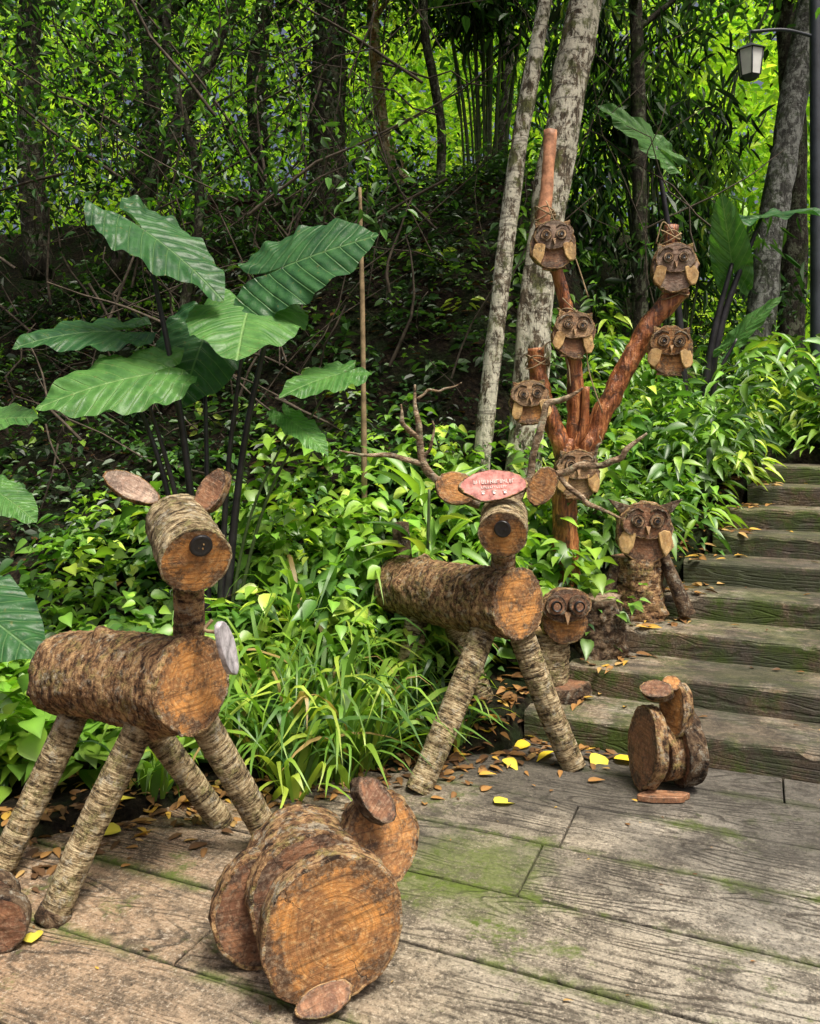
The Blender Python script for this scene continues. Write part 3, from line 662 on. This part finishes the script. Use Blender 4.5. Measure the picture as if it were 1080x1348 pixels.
ns=8; t=np.linspace(0,1,ns); GT=[];
for i,tt in enumerate(t):
    w=.5*min(1,tt*6+.45)*(1-tt**2.5); yy=tt**1.25; zz=1.35*tt-1.0*tt**2.4
    GT+= [(-w,yy,zz+.0),(w,yy,zz)]
GT=np.array(GT); GF=np.array([(2*i,2*i+1,2*i+3,2*i+2) for i in range(ns-1)])
def grass(cent,nb,reach,h,wid,w):
    parts=[]
    for (x,y,sc_) in cent:
        n=int(nb*sc_); a=rng.uniform(0,2*np.pi,n); z0=float(terr(np.array([x]),np.array([y]))[0]); z0=max(z0,0)
        d=np.stack([np.cos(a),np.sin(a),0*a],1); R=frames(d,np.tile([0,0,1.],(n,1))+rng.normal(0,.2,(n,3)))
        rr=rng.uniform(reach[0],reach[1],n)*sc_; hh=rng.uniform(h[0],h[1],n)*sc_*(1.25-.5*rr/reach[1])
        s=np.stack([rng.uniform(wid[0],wid[1],n),rr,hh],1)
        pos=np.stack([x+np.cos(a)*.03+rng.normal(0,.03,n),y+np.sin(a)*.03+rng.normal(0,.03,n),np.full(n,z0)],1)
        c=pick(n,w); dry=rng.uniform(0,1,n)<.06; c[dry]=np.array([.38,.27,.10])
        parts.append(inst(GT,GF,pos,R,s,c))
    return parts
cent=[(-.75,3.55,.85),(-.55,3.45,1.),(-.38,3.62,1.15),(-.2,3.55,.9),(-.62,3.85,1.2),(-.3,3.95,1.25),(-.05,3.8,.85),(-.9,3.95,1.),(-.5,4.2,1.3),(.0,4.15,.7),(-.15,4.35,1.),(-1.1,3.5,.7),(-.28,3.42,.75),(.2,3.75,.5),(-1.35,3.7,.7),(.25,4.2,.6),(-.45,3.3,.6),(-1.0,3.25,.45),(.1,3.65,.35)]
V,F,C=merge(grass(cent,50,(.2,.62),(.35,1.0),(.018,.042),[0,1,3,6,5,3])); np_mesh('palm_grass',V,F,LEAFG,C,smooth=True)
# ------------------------------------------------------------------ forest masses
def cluster_leaves(cen,K,sig,size,asp,col,T=LT,pitch=(-1.1,.2)):
    n=len(cen); ps=rng.uniform(.7,1.35,n)
    P=(cen[:,None,:]+rng.normal(0,1,(n,K,3))*np.array(sig)*ps[:,None,None]).reshape(-1,3)
    c=np.repeat(col,K,axis=0)*rng.uniform(.7,1.35,(n*K,1)); N=n*K
    az=rng.uniform(0,2*np.pi,N); d=np.stack([np.cos(az),np.sin(az),np.tan(rng.uniform(pitch[0],pitch[1],N))],1)
    s=rng.uniform(size[0],size[1],N)*np.repeat(ps,K)
    return inst(T,LF,P,frames(d,np.array([0,0,1.])+rng.normal(0,.6,(N,3))),np.stack([s*asp,s,s],1),c)
def vol(N,xr,yr,zlo,zhi):
    x=rng.uniform(*xr,N);y=rng.uniform(*yr,N); g=base_h(x,y); z=g+zlo+rng.uniform(0,1,N)*(zhi-zlo); return np.stack([x,y,z],1)
def holes(c,f=.75,th=-.08,sd=0.):
    return np.array([noise.noise(Vector((a*f+sd,sd,e*f)))+.5*noise.noise(Vector((a*f*2.3,sd+5,e*f*2.3)))>th for a,b,e in c])
parts=[]
c=vol(400,(-7,5.5),(8.0,11),.1,5.0); k=~((c[:,0]>.36*c[:,1])&(c[:,2]>3.2)); k&=holes(c,.8,-.02,3.1)|(c[:,2]<3.2); c=c[k]
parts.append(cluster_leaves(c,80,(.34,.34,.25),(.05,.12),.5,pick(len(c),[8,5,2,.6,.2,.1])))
c=vol(330,(-9,8),(11,14.5),.1,6.5); k=~((c[:,0]>.38*c[:,1])&(c[:,2]>3.8)); k&=holes(c,.6,.0,9.7)|(c[:,2]<3.5); c=c[k]
parts.append(cluster_leaves(c,70,(.42,.42,.30),(.08,.16),.5,pick(len(c),[3,3,3,3,3,2])))  # deeper clusters get brighter leaf colours to imitate a lit backdrop
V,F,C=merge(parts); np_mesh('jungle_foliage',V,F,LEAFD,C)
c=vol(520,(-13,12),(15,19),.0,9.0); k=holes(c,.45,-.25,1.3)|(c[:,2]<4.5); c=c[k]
pa=cluster_leaves(c,64,(.75,.75,.55),(.15,.30),.5,pick(len(c),[0,.5,1,2,7,12])*1.15)  # palette brightened: sunlight on the backdrop is painted into the leaf colour
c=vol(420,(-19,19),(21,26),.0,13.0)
pb=cluster_leaves(c,60,(1.1,1.1,.8),(.28,.55),.55,pick(len(c),[0,0,1,2,6,14])*1.3)  # farther layer, with the same painted-in sunlight, brighter still
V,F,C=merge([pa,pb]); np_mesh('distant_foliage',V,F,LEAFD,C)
c=np.stack([rng.uniform(-4.0,-.6,110),rng.uniform(5.8,7.8,110),rng.uniform(3.1,5.4,110)],1)
V,F,C=cluster_leaves(c,60,(.26,.26,.18),(.04,.09),.45,pick(len(c),[6,5,3,1.5,.5,.1])); np_mesh('overhanging_foliage',V,F,LEAFD,C)
Vs=[];Fs=[];off=0
for i in range(430):
    y0=random.uniform(5.9,9.5); x0=random.uniform(-.52,.42)*y0
    if x0>.3 and i%4: x0=-abs(x0)
    g=float(base_h(np.array([x0]),np.array([y0]))[0])
    z0=g+random.uniform(0,3.2); L=random.uniform(.6,2.4); a=random.uniform(-1.2,1.2)
    if i>280: x0=random.uniform(-.45,.12)*y0; z0=g+random.uniform(0,.8); L=random.uniform(.4,1.4)
    dx,dz=math.sin(a),math.cos(a)*random.choice([1,1,-.6]); P=[]
    cx=random.uniform(-.35,.35);
    for s in range(7):
        q=s/6; P.append(Vector((x0+dx*L*q+cx*math.sin(q*3.1)*L*.4+random.uniform(-.02,.02),y0+random.uniform(-.05,.05)+q*random.uniform(-.3,.3),z0+dz*L*q-cx*q*q*L*.3)))
    r=random.choice([.003,.004,.006,.009,.014]); R=[r*(1-.6*s/6) for s in range(7)]
    v,f=tube_np(P,R,4); Vs.append(np.array([tuple(p) for p in v])); Fs.append(np.array(f)+off); off+=len(v)
np_mesh('tangled_twigs',np.concatenate(Vs),np.concatenate(Fs),TWIG,smooth=True)
# ------------------------------------------------------------------ trees
def tree(name,P,R,mat,crown_z=None,cr=1.3,ncl=26,seg=20,amp=.1,w=(3,4,3,1,.3,0)):
    T_=empty(name,P[0]); tube('trunk',P,R,mat,T_,seg,amp,10)
    top=Vector(P[-1]); Vs=[];Fs=[];off=0;tips=[]
    for i in range(7):
        a=i*.9+random.random(); b=top+Vector((0,0,-.2*i)); 
        e=b+Vector((math.cos(a)*cr,math.sin(a)*cr,random.uniform(.3,1.1)))
        pp,rr=catmull([b,(b+e)/2+Vector((0,0,.2)),e],[R[-1]*.6,R[-1]*.35,.008],4)
        v,f=tube_np(pp,rr,6); Vs.append(np.array([tuple(p) for p in v]));Fs.append(np.array(f)+off);off+=len(v); tips.append(e); tips.append((b+e)/2)
    np_mesh('limbs',np.concatenate(Vs),np.concatenate(Fs),mat,smooth=True,parent=T_)
    c=np.array([tuple(tips[i%len(tips)]+Vector((random.gauss(0,.35),random.gauss(0,.35),random.gauss(.1,.3)))) for i in range(ncl)])
    V,F,C=cluster_leaves(c,50,(.35,.35,.22),(.10,.18),.5,pick(len(c),w)); np_mesh('crown',V,F,LEAFD,C,parent=T_)
    return T_
tree('lichen_tree',[(.74,5.7,.6),(.80,5.7,1.3),(.90,5.7,2.5),(1.07,5.72,3.6),(1.22,5.75,4.4),(1.38,5.8,5.2),(1.5,5.8,6.4)],[.14,.12,.115,.125,.115,.11,.09],TB,seg=32)
tree('lichen_tree',[(.46,5.6,.5),(.49,5.6,1.2),(.62,5.6,2.4),(.75,5.62,3.4),(.93,5.65,4.4),(1.05,5.7,5.2),(1.1,5.7,6.3)],[.065,.060,.058,.058,.05,.045,.035],TB,ncl=14,cr=.9)
bt=[([(-.95,9.2,3.2),(-.92,9.2,5),(-.86,9.2,7.5)],[.22,.2,.17]),([(2.3,8.2,1.6),(2.3,8.2,3.6),(2.24,8.2,6.6)],[.09,.075,.06]),
([(3.45,8.3,1.7),(3.7,8.4,3.4),(4.0,8.5,5.0),(4.35,8.5,7.2)],[.16,.14,.13,.1]),([(-2.9,8.0,2.9),(-2.4,8.0,4.1),(-1.7,8,5.6),(-1.2,8,7)],[.08,.07,.06,.05]),
([(-3.9,8.6,3),(-4.0,8.6,5),(-3.9,8.6,7.2)],[.14,.12,.1]),([(-3.4,9.5,3),(-3.0,9.5,5),(-3.1,9.5,7.2)],[.12,.1,.1]),([(1.0,11,4),(1.3,11,6),(1.2,11,8)],[.1,.09,.08]),([(-1.9,10.5,4),(-1.95,10.5,6),(-1.7,10.5,8)],[.13,.12,.1]),
([(4.6,10,2),(4.7,10,4.5),(4.5,10,7.5)],[.16,.14,.12]),([(-6,9.5,3),(-5.6,9.5,5),(-5.7,9.5,7.5)],[.16,.14,.12]),([(5.2,8.6,1.9),(5.3,8.6,4.5),(5.2,8.6,7.5)],[.14,.13,.1]),
([(-2.1,7.4,2.2),(-1.9,7.4,3.6),(-2.2,7.4,5.0),(-2.0,7.4,7)],[.05,.045,.04,.03]),([(.2,9.0,3.3),(.35,9,4.6),(.15,9,6),(.3,9,7.5)],[.06,.05,.045,.04])]
for i,(P,R) in enumerate(bt): tree('jungle_tree',P,R,TD if i!=2 else TM,ncl=24,cr=1.7,seg=12,amp=.15)
tree('sunlit_tree',[(.62,10,3.0),(.32,10,3.7),(-.05,10,4.4),(-.35,10,5.2),(-.5,10,7.5)],[.14,.13,.11,.08,.06],TL,cr=1.5,ncl=14,seg=12,w=(1,2,3,3,3,2))
tr=empty('sapling',(-.27,4.9,.5)); tube('trunk',[(-.27,4.9,.45),(-.275,4.9,1.3),(-.285,4.9,2.2),(-.30,4.9,2.9)],[.018,.017,.015,.010],VINE,tr,8,.1,6)
V,F,C=cluster_leaves(np.array([(-.30,4.9,2.9),(-.2,4.9,2.75),(-.38,4.9,3.0),(-.35,4.9,3.2),(-.2,4.85,3.1)]),22,(.14,.14,.12),(.04,.09),.5,pick(5,[1,3,3,1,0,0])); np_mesh('crown',V,F,LEAF,C,parent=tr)
Bm=empty('bamboo_clump',(1.6,9.5,2.5)); Vs=[];Fs=[];off=0;cl=[]
CULM=simple('bamboo_culm',(.05,.07,.025),.4,.4,.4,10)
for (bx,by,nn,sp) in ((.9,9.6,16,1.4),(2.7,8.8,18,1.7)):
    for i in range(nn):
        a=random.uniform(-.9,.9); g=float(base_h(np.array([bx]),np.array([by]))[0]); H=random.uniform(4,6)
        P=[Vector((bx+a*.3+math.sin(a)*sp*(q**1.8),by+random.uniform(-.2,.2)*q,g-.2+H*q-1.0*abs(a)*q**3)) for q in np.linspace(0,1,12)]
        r=random.uniform(.012,.028); v,f=tube_np(P,[r*(1-.6*q) for q in np.linspace(0,1,12)],6)
        Vs.append(np.array([tuple(p) for p in v]));Fs.append(np.array(f)+off);off+=len(v)
        for q in (5,6,7,8,9,10,11): 
            for _ in range(2): cl.append(tuple(P[q]+Vector((random.gauss(0,.3),random.gauss(0,.25),random.gauss(-.1,.2)))))
np_mesh('culms',np.concatenate(Vs),np.concatenate(Fs),CULM,smooth=True,parent=Bm)
cl=np.array(cl); cl=cl[~((cl[:,0]>3.3)&(cl[:,2]>3.5))]; cl=cl[holes(cl,1.0,-.12,5.)]
V,F,C=cluster_leaves(cl,24,(.16,.16,.12),(.14,.27),.14,pick(len(cl),[6,4,3,1.5,1,.3]),LANCE,(-1.3,-.3)); np_mesh('leaves',V,F,LEAFD,C,parent=Bm)
# ------------------------------------------------------------------ elephant ear
def ear_leaf(name,P0,tip,nn,wd,mat,parent,droop=.18,stem_base=None,stem_r=.014):
    P0=Vector(P0);tip=Vector(tip);d=(tip-P0);L=d.length;d.normalize();nn=Vector(nn); x=d.cross(nn).normalized();z=x.cross(d)
    NA,NR=112,26; V=[];uv=[];F=[]
    kt=[(0,1.),(8,.93),(20,.84),(35,.74),(55,.65),(80,.60),(110,.60),(135,.62),(152,.58),(165,.42),(176,.13),(180,.05)]
    ka=[k[0] for k in kt];kr=[k[1] for k in kt]; sd=random.random()*20
    for i in range(NR+1):
        f=i/NR
        for j in range(NA):
            th=2*math.pi*j/NA; dg=math.degrees(th); dg=dg if dg<=180 else 360-dg
            r=float(np.interp(dg,ka,kr))*f
            lx=math.sin(th)*r*wd; ly=math.cos(th)*r
            ed=f**3; wv=.034*math.sin(th*9+sd)*ed+.018*math.sin(th*19+sd*2)*ed
            lz=-droop*ly*abs(ly)*1. +.10*abs(lx)-.36*lx*lx+wv
            V.append(tuple(P0+(x*lx+d*ly+z*lz)*L)); uv.append((lx/wd,ly))
    for i in range(NR):
        for j in range(NA):
            k=(j+1)%NA; F.append((i*NA+j,i*NA+k,(i+1)*NA+k,(i+1)*NA+j))
    np_mesh(name,np.array(V),np.array(F),mat,None,True,parent,np.array(uv))
    if stem_base is not None:
        b=Vector(stem_base); mdl=(b+P0)/2+Vector(((P0.x-b.x)*-.12,0,.1))
        tube('stem',[b,mdl,P0-z*.004],[stem_r*1.5,stem_r,stem_r*.55],DSTEM if stem_r>.009 else STEMM,parent,10,.0,8)
A=empty('elephant_ear_plant',(-1.05,4.3,.1)); sb=lambda dx=0:(-1.05+dx,4.35,.25)
ear_leaf('leaf',(-1.36,4.2,2.48),(-.90,4.02,2.16),(.15,-.50,.85),.66,EAR,A,.12,sb(-.03),.018)
ear_leaf('leaf',(-.66,4.25,2.30),(-.18,4.05,2.46),(-.05,-.78,.60),.92,EAR,A,.14,sb(.05),.018)
ear_leaf('leaf',(-.83,4.20,2.07),(-.80,3.78,1.87),(.05,-.35,.95),1.1,EARL,A,.2,sb(.03))
ear_leaf('leaf',(-1.60,4.35,1.98),(-2.02,4.15,1.95),(0,-.50,.9),.78,EAR,A,.15,sb(-.08))
ear_leaf('leaf',(-1.35,4.10,1.73),(-1.80,3.90,1.62),(.1,-.60,.8),.85,EARL,A,.15,sb(-.06))
ear_leaf('leaf',(-1.12,4.45,1.95),(-1.20,4.25,1.60),(.1,-.85,.5),1.0,EAR,A,.15,sb(-.02))
ear_leaf('leaf',(-.38,4.20,1.74),(-.64,4.0,1.66),(0,-.5,.85),.72,EARL,A,.15,sb(.08),.008)
ear_leaf('leaf',(-.60,4.2,1.50),(-.40,4.0,1.38),(-.1,-.3,.95),.5,EARL,A,.2,sb(.06),.008)
A2=empty('elephant_ear_plant',(-2.1,3.6,.1))
ear_leaf('leaf',(-1.78,3.25,.80),(-1.38,3.05,.66),(.05,-.42,.9),.7,EAR,A2,.12,(-1.95,3.5,.1))
ear_leaf('leaf',(-2.25,4.3,1.50),(-1.93,4.2,1.56),(0,-.6,.8),.7,EARL,A2,.15,(-2.1,3.9,.2),.01)
ear_leaf('leaf',(-2.0,4.0,1.15),(-1.78,3.9,1.05),(.1,-.5,.8),.7,EARL,A2,.15,(-2.0,3.9,.2),.01)
Bn=empty('banana_plant',(2.6,7.0,1.2))
ear_leaf('leaf',(2.1,7.0,3.85),(1.60,6.8,4.2),(-.1,-.8,.6),.45,EARL,Bn,.15,(2.4,7.1,1.3),.03)
ear_leaf('leaf',(2.75,7.0,2.85),(2.55,6.7,3.35),(-.4,-.9,.3),.45,EARL,Bn,.15,(2.5,7.1,1.3),.03)
ear_leaf('leaf',(3.0,7.0,3.25),(3.7,6.9,3.40),(.1,-.3,.95),.5,EAR,Bn,.25,(2.5,7.1,1.3),.03)
ear_leaf('leaf',(2.75,6.9,2.2),(3.0,6.7,2.55),(-.5,-.7,.3),.3,EARL,Bn,.2,(2.5,7.0,1.3),.02)
Lp=empty('ginger_plant',(.1,4.2,.2))
n=26; a=rng.uniform(0,2*np.pi,n); hz=rng.uniform(.6,1.2,n); pos=np.stack([.10+.12*np.cos(a),4.25+.1*np.sin(a),hz],1)
d=np.stack([np.cos(a)*.8,np.sin(a)*.8,rng.uniform(-.2,1.3,n)],1); s=rng.uniform(.22,.34,n)
V,F,C=inst(HL,HLF,pos,frames(d,np.tile([0,-.3,1.],(n,1))),np.stack([s*.2,s,s],1),pick(n,[0,0,1,4,4,2]),HLC); np_mesh('leaves',V,F,LEAF,C,parent=Lp,smooth=True)
tube('stem',[(.08,4.25,.1),(.09,4.25,.7),(.1,4.25,1.15)],.008,STEMM,Lp,6)
# ------------------------------------------------------------------ fallen leaves
parts=[]
x=rng.uniform(-1.9,.95,900); y=3.5+.45*x+rng.normal(.08,.18,900); y=np.where(x<-1.6,3.0+rng.normal(0,.1,900),y)
z=np.maximum(terr(x,y),0)+.008
BR=np.array([(.18,.095,.038),(.30,.16,.055),(.10,.055,.028),(.40,.26,.10),(.50,.31,.06)])
def fallen(x,y,z,size,cols,asp=.4):
    N=len(x); a=rng.uniform(0,6.28,N); d=np.stack([np.cos(a),np.sin(a),rng.normal(0,.12,N)],1); s=rng.uniform(*size,N)
    return inst(HT,HF,np.stack([x,y,z],1),frames(d,np.tile([0,0,1.],(N,1))+rng.normal(0,.22,(N,3))),np.stack([s*asp,s,s*.5],1),cols,HC)
parts.append(fallen(x,y,z,(.03,.09),BR[rng.choice(5,900,p=[.3,.25,.25,.15,.05])]))
x=rng.uniform(-4.5,1.5,1800); y=rng.uniform(5.2,9.2,1800); parts.append(fallen(x,y,terr(x,y)+.03,(.05,.13),BR[rng.choice(5,1800,p=[.35,.1,.5,.05,.0])]*.45))
q=rng.uniform(0,8,300); v=3.79+.37*q; u=np.interp(v,VN,UL)-rng.uniform(-.2,.25,300); X_=.9205*u+.3907*v;Y_=-.3907*u+.9205*v
stz=np.where(u>np.interp(v,VN,UL),.13*(np.floor(q)+1),terr(X_,Y_)); parts.append(fallen(X_,Y_,np.maximum(stz,terr(X_,Y_))+.008,(.04,.1),BR[rng.choice(5,300,p=[.2,.3,.15,.2,.15])]))
q=rng.integers(0,9,110); v=3.79+.37*q+rng.uniform(.2,.34,110); u=rng.uniform(-.6,2.2,110); k=u>UL[q]+.05; X_=(.9205*u+.3907*v)[k];Y_=(-.3907*u+.9205*v)[k]; parts.append(fallen(X_,Y_,(.13*(q+1)+.006)[k],(.02,.06),BR[rng.choice(5,int(k.sum()))]))
yl=[(-.02,3.85),(.05,3.8),(.33,3.83),(.36,3.74),(.30,3.9),(.55,3.8),(.60,3.87),(.42,3.62),(.85,3.66),(.33,3.2),(-1.05,2.98),(-1.08,2.34),(-.9,3.2),(-.98,3.12),(-1.15,3.1),(.9,3.62),(.65,3.7),(-.02,3.72),(.2,3.68)]
xx=np.array([p[0] for p in yl]);yy=np.array([p[1] for p in yl]); zz=np.maximum(terr(xx,yy),0)+.014
YC=np.array([(.66,.50,.04),(.5,.30,.05),(.60,.52,.07)]); parts.append(fallen(xx,yy,zz,(.09,.16),YC[rng.choice(3,len(xx))],.6))
q=rng.uniform(-1.2,1.8,60); parts.append(fallen(q,rng.uniform(2.1,3.4,60),np.full(60,.006),(.010,.03),BR[rng.choice(5,60)]))
V,F,C=merge(parts); np_mesh('fallen_leaves',V,F,DRY,C,smooth=True)
# ------------------------------------------------------------------ brick wall in jungle
m=M('old_brick'); bt_=m.n('ShaderNodeTexBrick'); m.set(bt_.inputs['Vector'],m.map(m.tc.outputs['Object'],(4,4,4),rot=(math.pi/2,0,0)))
bt_.inputs['Color1'].default_value=(.16,.055,.03,1);bt_.inputs['Color2'].default_value=(.10,.04,.025,1);bt_.inputs['Mortar'].default_value=(.07,.06,.05,1)
BRK=m.pbr(m.mix(m.ramp(m.noise(m.tc.outputs['Object'],3,5),[(.45,0.),(.65,.7)]),bt_.outputs[0],(.03,.04,.015)),.9)
Bw=empty('brick_wall',(-1.3,10.4,3.5))
polyprism('wall',[(-2.6,10.4,3.2),(-.2,10.4,3.2),(-.2,10.4,4.25),(-2.6,10.4,4.25)],(0,1,0),.25,BRK,Bw)
polyprism('coping',[(-2.65,10.4,4.253),(-.15,10.4,4.253),(-.15,10.4,4.33),(-2.65,10.4,4.33)],(0,1,0),.36,simple('coping_stone',(.13,.09,.07),.9),Bw)
# ------------------------------------------------------------------ lantern + pole
lx,ly,lz=3.07,7.4,4.62
Lm=empty('hanging_lantern',(lx,ly,lz)); PM=simple('painted_dark_metal',(.035,.042,.055),.45,.5,.3,8); GL=simple('frosted_lamp_glass',(.74,.75,.72),.3,.5,.1,8)
tube('pole',[(3.72,7.5,1.1),(3.72,7.5,3),(3.70,7.5,7)],[.06,.055,.05],PM,Lm,16,0,4)
tube('arm',[(3.71,7.5,lz+.40),(3.4,7.45,lz+.44),(lx,ly,lz+.40)],.016,PM,Lm,8)
tube('hook',[(lx,ly,lz+.41),(lx,ly,lz+.27)],.008,PM,Lm,6)
def frust(name,c,r0,r1,h,mat,k=6):
    V=[];
    for r,z in ((r0,0),(r1,h)):
        for j in range(k): a=2*math.pi*j/k+.3; V.append((c[0]+r*math.cos(a),c[1]+r*math.sin(a),c[2]+z))
    F=[(j,(j+1)%k,k+(j+1)%k,k+j) for j in range(k)]+[tuple(range(k-1,-1,-1)),tuple(range(k,2*k))]
    me=bpy.data.meshes.new(name);me.from_pydata(V,[],F);me.materials.append(mat);me.update();o=bpy.data.objects.new(name,me);COL.objects.link(o);setparent(o,Lm)
frust('glass',(lx,ly,lz),.088,.115,.22,GL); frust('roof',(lx,ly,lz+.223),.14,.025,.07,PM); frust('base',(lx,ly,lz-.03),.055,.090,.028,PM)
for j in range(6):
    a=2*math.pi*j/6+.3; tube('frame_bar',[(lx+.091*math.cos(a),ly+.091*math.sin(a),lz-.005),(lx+.118*math.cos(a),ly+.118*math.sin(a),lz+.225)],.006,PM,Lm,5,0,2)
# ------------------------------------------------------------------ world, sun, camera
w=bpy.data.worlds.new('World'); scene.world=w; w.use_nodes=True; nt=w.node_tree; nt.nodes.clear()
o=nt.nodes.new('ShaderNodeOutputWorld'); bg=nt.nodes.new('ShaderNodeBackground'); sk=nt.nodes.new('ShaderNodeTexSky'); sk.sky_type='NISHITA'
sk.sun_disc=False; sk.sun_elevation=math.radians(64); sk.sun_rotation=math.radians(140); sk.dust_density=10; sk.air_density=.55; sk.ozone_density=.0
bg.inputs[1].default_value=.15; nt.links.new(sk.outputs[0],bg.inputs[0]); nt.links.new(bg.outputs[0],o.inputs[0])
sd=bpy.data.lights.new('sun','SUN'); sd.energy=5.0; sd.angle=math.radians(16); sd.color=(1,.95,.84); so=bpy.data.objects.new('sun',sd); COL.objects.link(so)
az=math.radians(140); el=math.radians(64); dirv=Vector((math.sin(az)*math.cos(el),math.cos(az)*math.cos(el),math.sin(el)))
so.rotation_euler=dirv.to_track_quat('Z','Y').to_euler()
cd=bpy.data.cameras.new('camera'); cam=bpy.data.objects.new('camera',cd); COL.objects.link(cam); cam.location=(0,0,1.5); cam.rotation_euler=(math.pi/2,0,0)
cd.sensor_fit='HORIZONTAL'; cd.sensor_width=36; cd.lens=36; cd.shift_y=-.110; cd.clip_start=.05; cd.clip_end=500
scene.camera=cam
scene.view_settings.view_transform='Standard'; scene.view_settings.look='None'; scene.view_settings.exposure=0
